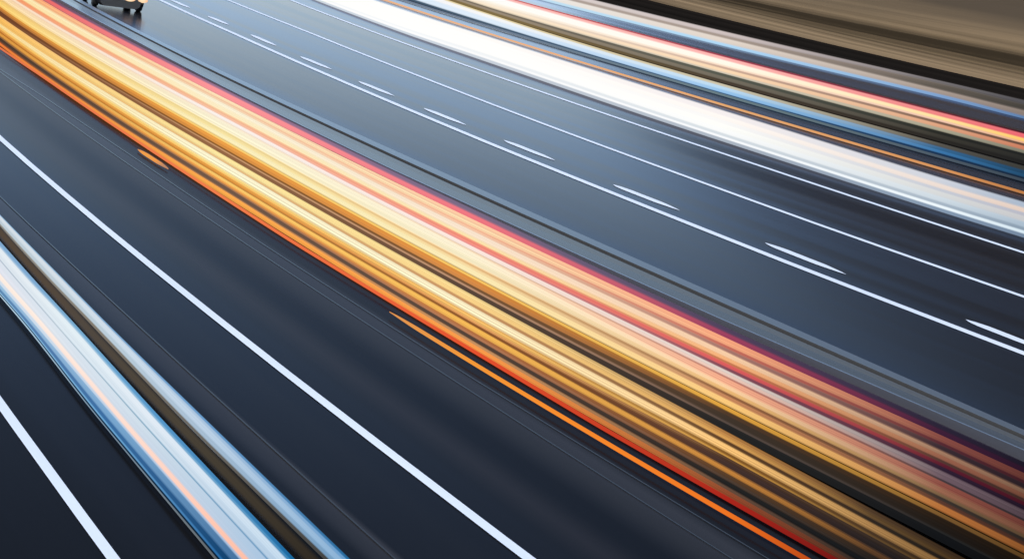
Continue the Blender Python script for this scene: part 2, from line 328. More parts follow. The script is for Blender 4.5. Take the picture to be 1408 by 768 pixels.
     'C': (((0.1878, 0.0704, 0.0296), (0.305, 0.1384, 0.0612), (0.0976, 0.0612, 0.0423), (0.0194, 0.0194, 0.0194), (0.007, 0.008, 0.0097), (0.0039, 0.0044, 0.0053)), ((0.162, 0.0578, 0.0262), (0.6584, 0.3613, 0.1812), (0.5149, 0.2874, 0.1746), (0.0931, 0.0666, 0.0545), (0.0176, 0.0176, 0.0176), (0.0097, 0.0097, 0.0097)), ((0.1559, 0.0529, 0.0232), (0.2623, 0.107, 0.0262), (0.1878, 0.0908, 0.0382), (0.0513, 0.0356, 0.0252), (0.0152, 0.011, 0.0086), (0.0084, 0.006, 0.0047)), ((0.4851, 0.1878, 0.0452), (0.7529, 0.305, 0.0612), (0.6795, 0.2623, 0.0704), (0.0802, 0.0423, 0.0232), (0.0194, 0.0123, 0.008), (0.0107, 0.0068, 0.0044)), ((0.6795, 0.2705, 0.0452), (0.8963, 0.3813, 0.0704), (0.7157, 0.2623, 0.0529), (0.162, 0.0844, 0.0232), (0.0319, 0.0194, 0.0103), (0.0175, 0.0107, 0.0057)), ((1.0, 0.6445, 0.1714), (1.0, 0.6724, 0.1946), (1.0, 0.6105, 0.1413), (0.7758, 0.3813, 0.0545), (0.1878, 0.0931, 0.0273), (0.1033, 0.0512, 0.015)), ((0.9131, 0.5149, 0.1274), (0.6795, 0.4287, 0.1022), (0.3763, 0.1878, 0.0319), (0.1022, 0.0452, 0.0044), (0.0176, 0.011, 0.0037), (0.0097, 0.006, 0.002)), ((1.0, 0.6867, 0.1946), (1.0, 0.8963, 0.5271), (1.0, 0.855, 0.4793), (1.0, 0.6105, 0.2086), (0.4678, 0.162, 0.0423), (0.2573, 0.0891, 0.0233)), ((0.956, 0.6105, 0.1714), (0.9734, 0.807, 0.3763), (0.956, 0.7305, 0.3763), (0.5776, 0.2423, 0.107), (0.1022, 0.0409, 0.0273), (0.0562, 0.0225, 0.015)), ((0.8714, 0.5647, 0.1878), (0.8879, 0.7305, 0.3419), (0.8388, 0.5271, 0.2423), (0.305, 0.1274, 0.0545), (0.0452, 0.0343, 0.0284), (0.0249, 0.0189, 0.0156)), ((1.0, 0.7305, 0.402), (1.0, 0.9216, 0.6584), (1.0, 0.8963, 0.6105), (0.8714, 0.5029, 0.1878), (0.1878, 0.1119, 0.0578), (0.1033, 0.0615, 0.0318)), ((1.0, 0.7305, 0.4287), (1.0, 0.9216, 0.6795), (1.0, 0.8963, 0.6584), (1.0, 0.6584, 0.3763), (0.305, 0.1274, 0.0762), (0.1678, 0.0701, 0.0419)), ((0.956, 0.6795, 0.402), (1.0, 0.8714, 0.6795), (0.9734, 0.7758, 0.5457), (0.956, 0.4342, 0.2705), (0.2623, 0.0762, 0.0578), (0.1443, 0.0419, 0.0318)), ((0.8388, 0.552, 0.3278), (0.9387, 0.7529, 0.5457), (0.7913, 0.5457, 0.3515), (0.552, 0.2159, 0.162), (0.0545, 0.0395, 0.0452), (0.03, 0.0217, 0.0249)), ((1.0, 0.7305, 0.5029), (1.0, 0.9047, 0.8388), (1.0, 0.8388, 0.7605), (0.8714, 0.5906, 0.4851), (0.15, 0.0976, 0.1221), (0.0825, 0.0537, 0.0672)), ((1.0, 0.7529, 0.5271), (1.0, 0.9047, 0.855), (1.0, 0.807, 0.7305), (0.7529, 0.6445, 0.5776), (0.162, 0.1095, 0.1329), (0.0891, 0.0602, 0.0731)), ((0.8714, 0.3763, 0.2051), (0.9216, 0.552, 0.402), (0.8388, 0.2831, 0.2705), (0.2307, 0.0723, 0.1022), (0.0273, 0.0137, 0.0319), (0.015, 0.0075, 0.0175)), ((0.9131, 0.305, 0.1274), (0.9131, 0.5149, 0.314), (0.9047, 0.2705, 0.1946), (0.7605, 0.117, 0.117), (0.107, 0.013, 0.0273), (0.0589, 0.0072, 0.015)), ((0.9216, 0.5149, 0.2232), (0.9734, 0.6795, 0.3763), (0.956, 0.5149, 0.2623), (0.6172, 0.2086, 0.0931), (0.0844, 0.0395, 0.0319), (0.0464, 0.0217, 0.0175)), ((1.0, 0.7758, 0.3763), (1.0, 0.8714, 0.5776), (1.0, 0.807, 0.4452), (0.956, 0.4678, 0.2086), (0.314, 0.1195, 0.0723), (0.1727, 0.0657, 0.0398)), ((1.0, 0.7913, 0.4125), (1.0, 0.9131, 0.6867), (1.0, 0.8148, 0.6445), (1.0, 0.6584, 0.4125), (0.3613, 0.1946, 0.1195), (0.1987, 0.107, 0.0657)), ((0.9387, 0.5149, 0.2232), (0.9387, 0.6795, 0.4564), (0.9387, 0.5647, 0.3763), (0.3916, 0.1878, 0.1559), (0.0423, 0.0252, 0.0331), (0.0233, 0.0139, 0.0182)), ((0.9131, 0.3613, 0.15), (0.9131, 0.5776, 0.3613), (0.9131, 0.4851, 0.305), (0.552, 0.15, 0.107), (0.0931, 0.0232, 0.0319), (0.0512, 0.0128, 0.0175)), ((1.0, 0.402, 0.1413), (1.0, 0.7758, 0.491), (1.0, 0.7305, 0.4342), (0.956, 0.4125, 0.2232), (0.2307, 0.0685, 0.0545), (0.1269, 0.0377, 0.03)), ((1.0, 0.2623, 0.1144), (1.0, 0.6795, 0.4564), (1.0, 0.6105, 0.3763), (0.956, 0.3916, 0.2159), (0.2462, 0.0723, 0.0578), (0.1354, 0.0398, 0.0318)))},
    {'name': 'rose',
     'SS': ((104.64, 58.85, 39.47, 29.5, 24.07, 22.39), (107.61, 59.94, 40.22, 29.93, 24.36, 22.65)),
     'z': (0.11, 0.115),
     's': (106.19, 59.39, 39.87, 29.72, 24.23),
     'B': ((12.0, 15.391), (30.77, 15.198), (49.54, 15.041), (68.31, 14.929), (87.09, 14.862), (105.86, 14.839), (124.63, 14.834), (143.4, 14.829), (162.17, 14.824)),
     'T': ((12.0, 15.642), (30.77, 15.604), (49.54, 15.551), (68.31, 15.479), (87.09, 15.388), (105.86, 15.277), (124.63, 15.154), (143.4, 15.03), (162.17, 14.907)),
     'E': (((0.0, 0.0),), ((24.17, 0.4523), (29.69, 0.3171), (39.78, 0.3611), (59.42, 0.67), (105.95, 0.335)), ((24.55, 1.0), (30.16, 0.8762), (40.67, 1.0), (60.46, 1.0), (109.28, 0.9412))),
     'C': (((0.7758, 0.0976, 0.0931), (0.9734, 0.305, 0.3231), (0.8879, 0.1878, 0.2232), (0.3419, 0.0545, 0.117), (0.0482, 0.0144, 0.0395), (0.0265, 0.0079, 0.0217)), ((0.1144, 0.0529, 0.0908), (0.305, 0.1714, 0.2831), (0.1878, 0.1441, 0.2307), (0.0802, 0.0545, 0.107), (0.0232, 0.0176, 0.0369), (0.0128, 0.0097, 0.0203)))},
    {'name': 'redline',
     'z': (0.05, 0.07),
     's': (64.98, 39.54, 27.23, 20.59, 18.65),
     'B': ((12.0, 11.259), (23.39, 10.968), (34.79, 10.891), (46.18, 10.943), (57.57, 10.979), (68.97, 10.872), (80.36, 10.718), (91.75, 10.564), (103.15, 10.41)),
     'T': ((12.0, 11.319), (23.39, 11.028), (34.79, 10.951), (46.18, 11.003), (57.57, 11.039), (68.97, 10.932), (80.36, 10.778), (91.75, 10.624), (103.15, 10.47)),
     'E': (((0.0, 0.0),), ((0.0, 1.0),)),
     'C': (((0.7758, 0.1878, 0.0762), (0.8879, 0.2086, 0.0723), (0.7605, 0.0802, 0.0273), (0.3916, 0.0194, 0.0116), (0.1878, 0.0097, 0.008)),)},
    {'name': 'orangeline',
     'z': (0.05, 0.07),
     's': (29.3, 26.57, 23.78, 20.06, 19.26, 18.61),
     'B': ((15.0, 10.905), (16.82, 10.855), (18.65, 10.804), (20.48, 10.758), (22.3, 10.72), (24.12, 10.691), (25.95, 10.67), (27.78, 10.658), (29.6, 10.654)),
     'T': ((15.0, 10.965), (16.82, 10.915), (18.65, 10.864), (20.48, 10.818), (22.3, 10.78), (24.12, 10.751), (25.95, 10.73), (27.78, 10.718), (29.6, 10.714)),
     'E': (((0.0, 0.0),), ((0.0, 1.0),)),
     'C': (((0.7529, 0.305, 0.0802), (0.8879, 0.314, 0.0395), (0.9216, 0.2623, 0.0273), (0.8308, 0.1714, 0.0168), (0.6795, 0.1144, 0.0116), (0.5149, 0.0762, 0.0097)),)},
    {'name': 'orangedash',
     'z': (0.03, 0.05),
     's': (45.25, 44.88, 44.29, 43.63, 43.01),
     'B': ((42.6, 10.717), (42.93, 10.716), (43.25, 10.715), (43.58, 10.715), (43.9, 10.714), (44.23, 10.713), (44.55, 10.712), (44.88, 10.712), (45.2, 10.711)),
     'T': ((42.6, 10.815), (42.93, 10.814), (43.25, 10.813), (43.58, 10.813), (43.9, 10.812), (44.23, 10.811), (44.55, 10.81), (44.88, 10.81), (45.2, 10.809)),
     'E': (((0.0, 0.0),), ((0.0, 1.0),)),
     'C': (((0.5149, 0.2423, 0.1144), (0.8714, 0.3278, 0.0704), (0.8714, 0.3515, 0.0704), (0.8714, 0.3278, 0.0704), (0.5149, 0.2423, 0.1274)),)},
    {'name': 'blueleft',
     'SS': ((29.63, 26.75, 22.46, 17.89), (29.63, 26.76, 22.47, 17.89), (29.64, 26.76, 22.47, 17.89), (29.64, 26.76, 22.47, 17.9), (29.65, 26.77, 22.48, 17.9), (29.67, 26.78, 22.48, 17.9), (29.68, 26.79, 22.49, 17.9), (29.7, 26.8, 22.5, 17.9), (29.72, 26.82, 22.5, 17.9), (29.73, 26.82, 22.51, 17.9), (29.74, 26.83, 22.51, 17.9), (29.75, 26.85, 22.52, 17.9), (29.77, 26.86, 22.53, 17.91), (29.78, 26.87, 22.53, 17.91)),
     'z': (0.05, 0.07),
     's': (29.7, 26.8, 22.49, 17.9),
     'B': ((11.9, 5.378), (16.74, 5.49), (21.57, 5.599), (26.41, 5.699), (31.25, 5.789), (36.08, 5.878), (40.92, 5.966), (45.76, 6.054), (50.59, 6.142)),
     'T': ((11.9, 6.024), (16.74, 6.112), (21.57, 6.199), (26.41, 6.286), (31.25, 6.372), (36.08, 6.457), (40.92, 6.543), (45.76, 6.629), (50.59, 6.714)),
     'E': (((17.89, 0.0039), (22.46, 0.0), (26.75, 0.0399), (29.63, 0.0)), ((17.89, 0.0265), (22.46, 0.0024), (26.75, 0.0548), (29.63, 0.0001)), ((17.89, 0.0582), (22.47, 0.0366), (26.76, 0.0778), (29.63, 0.0225)), ((17.9, 0.0899), (22.47, 0.0639), (26.76, 0.1009), (29.64, 0.0448)), ((17.9, 0.1853), (22.47, 0.138), (26.77, 0.1619), (29.65, 0.1121)), ((17.9, 0.3036), (22.48, 0.2581), (26.78, 0.2299), (29.66, 0.1869)), ((17.9, 0.3309), (22.48, 0.2924), (26.78, 0.2979), (29.67, 0.2619)), ((17.9, 0.4131), (22.49, 0.3899), (26.8, 0.407), (29.69, 0.3746)), ((17.9, 0.523), (22.5, 0.5107), (26.81, 0.5233), (29.71, 0.5026)), ((17.9, 0.6423), (22.51, 0.6145), (26.82, 0.6138), (29.73, 0.6114)), ((17.9, 0.6607), (22.51, 0.633), (26.82, 0.6303), (29.73, 0.6296)), ((17.9, 0.7713), (22.52, 0.7534), (26.84, 0.7706), (29.74, 0.7296)), ((17.91, 0.8914), (22.53, 0.8811), (26.86, 0.9086), (29.76, 0.8588)), ((17.91, 0.9377), (22.53, 0.916), (26.86, 0.9363), (29.77, 0.8892)), ((17.91, 1.0), (22.53, 0.9859), (26.87, 1.0), (29.78, 0.9853))),
     'C': (((0.5776, 0.7529, 0.8714), (0.402, 0.5776, 0.7157), (0.2232, 0.305, 0.3763), (0.1274, 0.1413, 0.15)), ((0.007, 0.0319, 0.0704), (0.007, 0.0343, 0.0844), (0.0044, 0.0252, 0.0648), (0.0024, 0.013, 0.0319)), ((0.305, 0.5457, 0.7529), (0.2232, 0.4678, 0.7157), (0.1559, 0.402, 0.6795), (0.0194, 0.1413, 0.3763)), ((0.1144, 0.2623, 0.4564), (0.0908, 0.2051, 0.4125), (0.0423, 0.15, 0.3515), (0.007, 0.0578, 0.162)), ((0.305, 0.5149, 0.7157), (0.2831, 0.4678, 0.6795), (0.1878, 0.3763, 0.6105), (0.0612, 0.1714, 0.3515)), ((0.6445, 0.7305, 0.8308), (0.6105, 0.7157, 0.8308), (0.4851, 0.6105, 0.7758), (0.3515, 0.4851, 0.6795)), ((1.0, 0.855, 0.7529), (1.0, 0.8388, 0.7454), (1.0, 0.7305, 0.6308), (1.0, 0.5149, 0.3763)), ((0.7305, 0.7605, 0.8388), (0.7157, 0.7758, 0.8388), (0.6105, 0.7011, 0.807), (0.4452, 0.5776, 0.7454)), ((0.7011, 0.7605, 0.8388), (0.7011, 0.7758, 0.855), (0.6308, 0.7305, 0.8228), (0.4125, 0.5647, 0.7454)), ((0.402, 0.4851, 0.5776), (0.4287, 0.5271, 0.6105), (0.2232, 0.3916, 0.5271), (0.1274, 0.2961, 0.5029)), ((0.7157, 0.7913, 0.855), (0.7157, 0.807, 0.8714), (0.6584, 0.7605, 0.855), (0.4678, 0.6172, 0.7758)), ((0.7758, 0.8388, 0.8879), (0.7605, 0.855, 0.9047), (0.7454, 0.8228, 0.9047), (0.552, 0.7011, 0.8388)), ((0.402, 0.5647, 0.7305), (0.3515, 0.552, 0.7305), (0.2232, 0.4564, 0.6795), (0.0452, 0.2423, 0.4851)), ((0.2159, 0.402, 0.6308), (0.1878, 0.4125, 0.6308), (0.0908, 0.305, 0.5776), (0.0097, 0.1413, 0.3515)))},
    {'name': 'bluenarrow',
     'SS': ((29.99, 27.05, 22.68, 18.01), (30.0, 27.06, 22.68, 18.01), (30.01, 27.06, 22.68, 18.01), (30.01, 27.07, 22.69, 18.01), (30.02, 27.07, 22.69, 18.01)),
     'z': (0.05, 0.06),
     's': (30.01, 27.06, 22.68, 18.01),
     'B': ((12.0, 6.375), (16.88, 6.398), (21.75, 6.43), (26.63, 6.491), (31.5, 6.58), (36.38, 6.676), (41.25, 6.772), (46.13, 6.868), (51.0, 6.964)),
     'T': ((12.0, 6.534), (16.88, 6.594), (21.75, 6.652), (26.63, 6.704), (31.5, 6.75), (36.38, 6.794), (41.25, 6.838), (46.13, 6.882), (51.0, 6.926)),
     'E': (((18.01, 0.0056), (22.68, 0.0), (27.05, 0.0536), (29.99, 0.0)), ((18.01, 0.1446), (22.68, 0.097), (27.05, 0.1883), (29.99, 0.1183)), ((18.01, 0.3674), (22.68, 0.3623), (27.06, 0.4773), (30.0, 0.4751)), ((18.01, 0.6743), (22.69, 0.7065), (27.07, 0.7865), (30.01, 0.8092)), ((18.01, 0.828), (22.69, 0.8476), (27.07, 0.8445), (30.02, 0.8809)), ((18.01, 0.9959), (22.69, 1.0), (27.07, 0.9607), (30.02, 1.0))),
     'C': (((0.2623, 0.2423, 0.2051), (0.2232, 0.1946, 0.1559), (0.1559, 0.1413, 0.1221), (0.0578, 0.0578, 0.0545)), ((0.5149, 0.6105, 0.6795), (0.5029, 0.6172, 0.7011), (0.402, 0.5271, 0.6584), (0.1878, 0.3515, 0.5457)), ((0.6724, 0.7454, 0.807), (0.6308, 0.7305, 0.8228), (0.5149, 0.6445, 0.7913), (0.2623, 0.4452, 0.6584)), ((0.6308, 0.7011, 0.7758), (0.552, 0.6584, 0.7758), (0.4125, 0.5647, 0.7454), (0.1413, 0.3419, 0.6105)), ((0.2623, 0.4564, 0.6584), (0.1946, 0.3813, 0.6172), (0.1413, 0.3325, 0.6038), (0.0176, 0.1413, 0.3278)))},
    {'name': 'brownleft',
     'z': (0.04, 0.06),
     's': (30.0, 27.07, 22.69, 18.03),
     'B': ((12.0, 6.134), (16.87, 6.191), (21.75, 6.253), (26.62, 6.327), (31.49, 6.414), (36.37, 6.504), (41.24, 6.594), (46.12, 6.683), (50.99, 6.773)),
     'T': ((12.0, 6.296), (16.87, 6.353), (21.75, 6.415), (26.62, 6.489), (31.49, 6.576), (36.37, 6.666), (41.24, 6.756), (46.12, 6.845), (50.99, 6.935)),
     'E': (((0.0, 0.0),), ((0.0, 1.0),)),
     'C': (((0.0887, 0.0648, 0.0452), (0.0802, 0.0648, 0.0513), (0.0685, 0.0561, 0.0395), (0.0319, 0.0252, 0.0176)),)},
    {'name': 'white',
     'SS': ((96.92, 84.46, 61.81, 49.3, 45.93), (98.75, 85.95, 62.71, 50.03, 46.56), (100.18, 87.4, 63.57, 50.72, 47.23), (101.97, 89.48, 64.92, 51.74, 48.17), (104.76, 92.03, 66.72, 53.03, 49.38), (107.7, 94.33, 68.41, 54.04, 50.39), (110.82, 96.76, 70.04, 55.05, 51.32), (115.48, 100.35, 72.31, 56.74, 52.86)),
     'z': (0.05, 0.08),
     's': (104.86, 91.54, 66.44, 52.66, 49.06),
     'B': ((21.06, 29.108), (36.9, 29.152), (52.74, 29.204), (68.57, 29.31), (84.41, 29.483), (100.25, 29.718), (116.08, 29.97), (131.92, 30.223), (147.76, 30.476)),
     'T': ((21.06, 32.882), (36.9, 33.325), (52.74, 33.768), (68.57, 34.166), (84.41, 34.46), (100.25, 34.65), (116.08, 34.735), (131.92, 34.755), (147.76, 34.773)),
     'E': (((45.61, 0.0127), (48.89, 0.0), (61.28, 0.0), (83.62, 0.0249), (95.93, 0.0)), ((46.26, 0.0968), (49.71, 0.0806), (62.35, 0.085), (85.3, 0.1177), (97.9, 0.0707)), ((46.87, 0.1752), (50.35, 0.1555), (63.07, 0.1467), (86.61, 0.1892), (99.6, 0.1464)), ((47.6, 0.268), (51.1, 0.2413), (64.07, 0.2303), (88.19, 0.2746), (100.76, 0.1981)), ((48.74, 0.4107), (52.39, 0.3878), (65.76, 0.37), (90.78, 0.4139), (103.17, 0.3048)), ((50.02, 0.5678), (53.66, 0.5288), (67.69, 0.526), (93.28, 0.5464), (106.35, 0.445)), ((50.76, 0.6585), (54.41, 0.6113), (69.13, 0.6413), (95.38, 0.6569), (109.04, 0.5631)), ((51.89, 0.7926), (55.68, 0.7486), (70.94, 0.7842), (98.13, 0.8015), (112.59, 0.7193)), ((53.84, 1.0), (57.79, 0.9727), (73.68, 0.9963), (102.58, 1.0), (118.37, 0.9746))),
     'C': (((0.6105, 0.6724, 0.7454), (0.5776, 0.6308, 0.7011), (0.4125, 0.4678, 0.5457), (0.2307, 0.314, 0.4342), (0.1812, 0.2542, 0.3613)), ((0.9734, 0.9734, 0.9734), (0.956, 0.956, 0.956), (0.9387, 0.956, 0.9734), (0.8388, 0.9216, 0.9647), (0.6795, 0.807, 0.8879)), ((0.9047, 0.9301, 0.9473), (0.8714, 0.8963, 0.9131), (0.6584, 0.7157, 0.7605), (0.3813, 0.4621, 0.552), (0.2623, 0.3419, 0.4342)), ((0.9911, 0.9823, 0.9647), (0.9911, 0.9823, 0.9647), (0.956, 0.9647, 0.956), (0.6105, 0.6939, 0.7605), (0.4125, 0.5149, 0.6172)), ((0.9911, 0.9823, 0.9647), (0.9911, 0.9823, 0.9647), (0.9823, 0.9823, 0.9387), (0.6724, 0.6867, 0.6867), (0.5776, 0.5776, 0.5906)), ((0.9911, 0.9823, 0.9647), (0.9911, 0.9823, 0.9647), (0.956, 0.9387, 0.9216), (0.5647, 0.5906, 0.6584), (0.4851, 0.491, 0.5647)), ((0.9911, 0.9823, 0.9647), (0.9911, 0.9823, 0.9647), (1.0, 0.9387, 0.8879), (0.8388, 0.7157, 0.6445), (0.7758, 0.6172, 0.5271)), ((0.9911, 0.9823, 0.9647), (0.9911, 0.956, 0.9216), (0.9131, 0.855, 0.855), (0.6172, 0.6514, 0.7231), (0.4125, 0.491, 0.6038)))},
    {'name': 'amberline',
     'z': (0.04, 0.06),
     's': (121.6, 106.22, 76.17, 60.69, 56.37),
     'B': ((28.37, 34.952), (45.97, 35.054), (63.58, 35.154), (81.18, 35.238), (98.79, 35.303), (116.39, 35.348), (134.0, 35.378), (151.6, 35.408), (169.21, 35.437)),
     'T': ((28.37, 35.26), (45.97, 35.362), (63.58, 35.462), (81.18, 35.546), (98.79, 35.611), (116.39, 35.656), (134.0, 35.686), (151.6, 35.716), (169.21, 35.745)),
     'E': (((0.0, 0.0),), ((0.0, 1.0),)),
     'C': (((0.8714, 0.4564, 0.2232), (0.8714, 0.4564, 0.2307), (0.7758, 0.3916, 0.162), (0.6724, 0.2961, 0.107), (0.5149, 0.2051, 0.0648)),)},
    {'name': 'skyblue',
     'SS': ((114.29, 82.46, 65.8, 60.74), (117.86, 83.82, 66.77, 61.7), (122.6, 85.76, 68.0, 62.88), (125.43, 87.68, 69.72, 64.44)),
     'z': (0.05, 0.07),
     's': (120.01, 85.01, 67.67, 62.52),
     'B': ((34.52, 37.517), (50.68, 37.54), (66.83, 37.563), (82.99, 37.588), (99.14, 37.615), (115.3, 37.643), (131.45, 37.672), (147.61, 37.701), (163.76, 37.73)),
     'T': ((34.52, 40.937), (50.68, 40.609), (66.83, 40.282), (82.99, 40.094), (99.14, 40.14), (115.3, 40.422), (131.45, 40.928), (147.61, 41.488), (163.76, 42.047)),
     'E': (((60.32, 0.0), (65.4, 0.0364), (82.05, 0.0), (113.5, 0.0056)), ((61.15, 0.1382), (66.19, 0.1814), (82.87, 0.1021), (115.08, 0.1472)), ((62.25, 0.3512), (67.34, 0.3947), (84.77, 0.3916), (120.63, 0.604)), ((63.52, 0.6001), (68.65, 0.6404), (86.75, 0.6937), (124.56, 0.8894)), ((65.37, 0.9726), (70.78, 1.0), (88.6, 0.9725), (126.3, 1.0))),
     'C': (((0.0612, 0.107, 0.162), (0.0176, 0.0723, 0.1812), (0.0116, 0.0343, 0.0844), (0.0091, 0.0212, 0.0452)), ((0.7305, 0.8388, 0.956), (0.305, 0.552, 0.8388), (0.0423, 0.1746, 0.3916), (0.0176, 0.0762, 0.162)), ((0.9216, 0.9216, 0.9216), (0.491, 0.7011, 0.8879), (0.0343, 0.1274, 0.2705), (0.016, 0.0612, 0.1274)), ((0.7758, 0.6445, 0.3515), (0.6038, 0.5395, 0.3916), (0.0931, 0.0865, 0.0723), (0.0482, 0.0482, 0.0423)))},
    {'name': 'greyline',
     'z': (0.04, 0.06),
     's': (112.21, 81.78, 65.14, 60.07),
     'B': ((32.07, 37.034), (47.22, 37.132), (62.37, 37.23), (77.52, 37.281), (92.67, 37.258), (107.82, 37.163), (122.98, 37.012), (138.13, 36.859), (153.28, 36.706)),
     'T': ((32.07, 37.424), (47.22, 37.522), (62.37, 37.62), (77.52, 37.671), (92.67, 37.648), (107.82, 37.553), (122.98, 37.402), (138.13, 37.249), (153.28, 37.096)),
     'E': (((0.0, 0.0),), ((0.0, 1.0),)),
     'C': (((0.162, 0.2122, 0.2918), (0.1441, 0.2086, 0.2307), (0.0723, 0.0999, 0.1301), (0.0482, 0.0666, 0.0887)),)},
    {'name': 'pinkcream',
     'SS': ((128.63, 90.34, 71.95, 66.65), (131.84, 92.78, 73.6, 68.42), (134.42, 95.25, 75.37, 69.96), (136.12, 96.99, 77.12, 71.33), (138.33, 98.94, 78.98, 73.02), (141.05, 101.22, 80.74, 74.6), (143.7, 102.7, 82.02, 75.69), (151.01, 105.84, 83.56, 77.01), (158.63, 109.98, 85.91, 79.19), (161.57, 112.48, 87.89, 81.03)),
     'z': (0.05, 0.09),
     's': (142.74, 100.71, 79.72, 73.69),
     'B': ((45.69, 40.908), (64.01, 40.558), (82.33, 40.321), (100.65, 40.361), (118.97, 40.68), (137.3, 41.233), (155.62, 41.812), (173.94, 42.391), (192.26, 42.97)),
     'T': ((45.69, 48.387), (64.01, 48.572), (82.33, 48.757), (100.65, 48.885), (118.97, 48.908), (137.3, 48.826), (155.62, 48.639), (173.94, 48.368), (192.26, 48.088)),
     'E': (((65.79, 0.0), (71.16, 0.0119), (89.22, 0.0), (126.93, 0.0016)), ((67.51, 0.1106), (72.74, 0.1088), (91.46, 0.0916), (130.32, 0.0882)), ((69.33, 0.2322), (74.46, 0.2126), (94.09, 0.2041), (133.36, 0.1669)), ((70.59, 0.3156), (76.27, 0.3195), (96.42, 0.3023), (135.47, 0.222)), ((72.07, 0.4117), (77.97, 0.4186), (97.56, 0.3504), (136.77, 0.2561)), ((73.97, 0.5327), (79.99, 0.5345), (100.31, 0.4643), (139.89, 0.3391)), ((75.23, 0.6119), (81.49, 0.6187), (102.12, 0.5388), (142.2, 0.4016)), ((76.15, 0.6695), (82.56, 0.6784), (103.28, 0.5862), (145.2, 0.4838)), ((77.87, 0.7757), (84.55, 0.7888), (108.39, 0.7946), (156.81, 0.8182)), ((80.5, 0.9349), (87.27, 0.937), (111.56, 0.9231), (160.44, 0.9295)), ((81.56, 0.9981), (88.5, 1.0), (113.4, 0.9983), (162.69, 1.0))),
     'C': (((0.2232, 0.1559, 0.0612), (0.0648, 0.0482, 0.0343), (0.0232, 0.0212, 0.0185), (0.016, 0.016, 0.016)), ((0.3278, 0.2623, 0.1878), (0.1714, 0.15, 0.1144), (0.0423, 0.0395, 0.0319), (0.0252, 0.0252, 0.0232)), ((0.1878, 0.1559, 0.1221), (0.0931, 0.0999, 0.0782), (0.0232, 0.0242, 0.0203), (0.0176, 0.0185, 0.0185)), ((0.6795, 0.5776, 0.4287), (0.6795, 0.5906, 0.4678), (0.402, 0.3763, 0.2705), (0.2232, 0.2159, 0.162)), ((0.956, 0.807, 0.6172), (0.9734, 0.7011, 0.4564), (0.7305, 0.3613, 0.2122), (0.6105, 0.2159, 0.1221)), ((0.956, 0.8388, 0.6867), (0.6172, 0.4125, 0.314), (0.2051, 0.117, 0.0802), (0.1413, 0.0762, 0.0545)), ((0.9734, 0.9047, 0.7758), (0.956, 0.7305, 0.5647), (0.9047, 0.5776, 0.4342), (0.8308, 0.4564, 0.2623)), ((1.0, 0.9911, 0.956), (1.0, 0.956, 0.8228), (1.0, 0.7605, 0.3419), (1.0, 0.6105, 0.1559)), ((0.956, 0.4851, 0.4452), (1.0, 0.4678, 0.4397), (0.8796, 0.2307, 0.2307), (0.8388, 0.1413, 0.1714)), ((0.6105, 0.1221, 0.1221), (0.3372, 0.0423, 0.0762), (0.1329, 0.0232, 0.0343), (0.0612, 0.0116, 0.0212)))},
    {'name': 'beige',
     'SS': ((180.34, 126.91, 100.98, 91.96), (190.09, 133.32, 104.61, 95.52), (201.23, 139.4, 110.23, 100.62), (214.52, 145.67, 115.78, 105.7)),
     'z': (0.05, 0.08),
     's': (197.26, 136.49, 108.06, 98.63),
     'B': ((70.63, 53.946), (94.5, 53.535), (118.37, 53.025), (142.23, 52.363), (166.1, 51.549), (189.97, 50.605), (213.84, 49.644), (237.7, 48.684), (261.57, 47.724)),
     'T': ((70.63, 62.875), (94.5, 62.218), (118.37, 61.555), (142.23, 60.849), (166.1, 60.091), (189.97, 59.28), (213.84, 58.418), (237.7, 57.513), (261.57, 56.604)),
     'E': (((90.73, 0.0), (99.53, 0.0516), (124.48, 0.0), (177.05, 0.008)), ((93.18, 0.1155), (102.43, 0.2084), (129.35, 0.1689), (183.63, 0.1696)), ((97.86, 0.39), (106.78, 0.4427), (137.29, 0.4904), (196.56, 0.4672)), ((103.37, 0.7115), (113.67, 0.8103), (141.51, 0.6582), (205.91, 0.667)), ((108.02, 0.9806), (117.89, 1.0), (149.83, 0.9816), (223.14, 1.0))),
     'C': (((0.552, 0.7605, 0.8879), (0.4342, 0.6867, 0.9216), (0.2086, 0.3564, 0.6172), (0.1144, 0.2159, 0.4125)), ((0.8714, 0.8388, 0.7913), (0.7605, 0.6654, 0.5841), (0.3813, 0.3095, 0.2664), (0.2623, 0.2086, 0.1812)), ((0.4452, 0.3712, 0.3278), (0.3813, 0.3095, 0.2664), (0.117, 0.0999, 0.0823), (0.0648, 0.0578, 0.0497)), ((0.7305, 0.6584, 0.6172), (0.6172, 0.5333, 0.521), (0.1746, 0.159, 0.1651), (0.0887, 0.0844, 0.0931)))},
]}

def K(c): return lambda s: c
def T(name, off=0.0): return lambda s: interp(G[name], s) + off

# ------------------------------------------------------------------ the ground, the road and its markings
gbm = bmesh.new()
guv = gbm.loops.layers.uv.new("UVMap")
gv = [gbm.verts.new(v) for v in ((-3000, -3000, -0.03), (3000, -3000, -0.03), (3000, 3000, -0.03), (-3000, 3000, -0.03))]
gf = gbm.faces.new(gv)
for l in gf.loops: l[guv].uv = (l.vert.co.x, l.vert.co.y)
tag(obj("ground", gbm, M_ground), kind='structure')

road = obj("road", sheet(K(-14), K(60.3), 0.0, -40, 420, 92, 12), M_asphalt)
tag(road, kind='structure')

def strip(name, lo, hi, mat, z=0.004, s0=2, s1=240, label=None):
    o = obj(name, sheet(lo, hi, z, s0, s1, 80), mat, road)
    if label: o['label'] = label
    return o

def lane_line(tab, w, label, s0=3, s1=260):
    return strip("lane_line", T(tab, -w / 2), T(tab, w / 2), M_paint, 0.008, s0, s1, label)

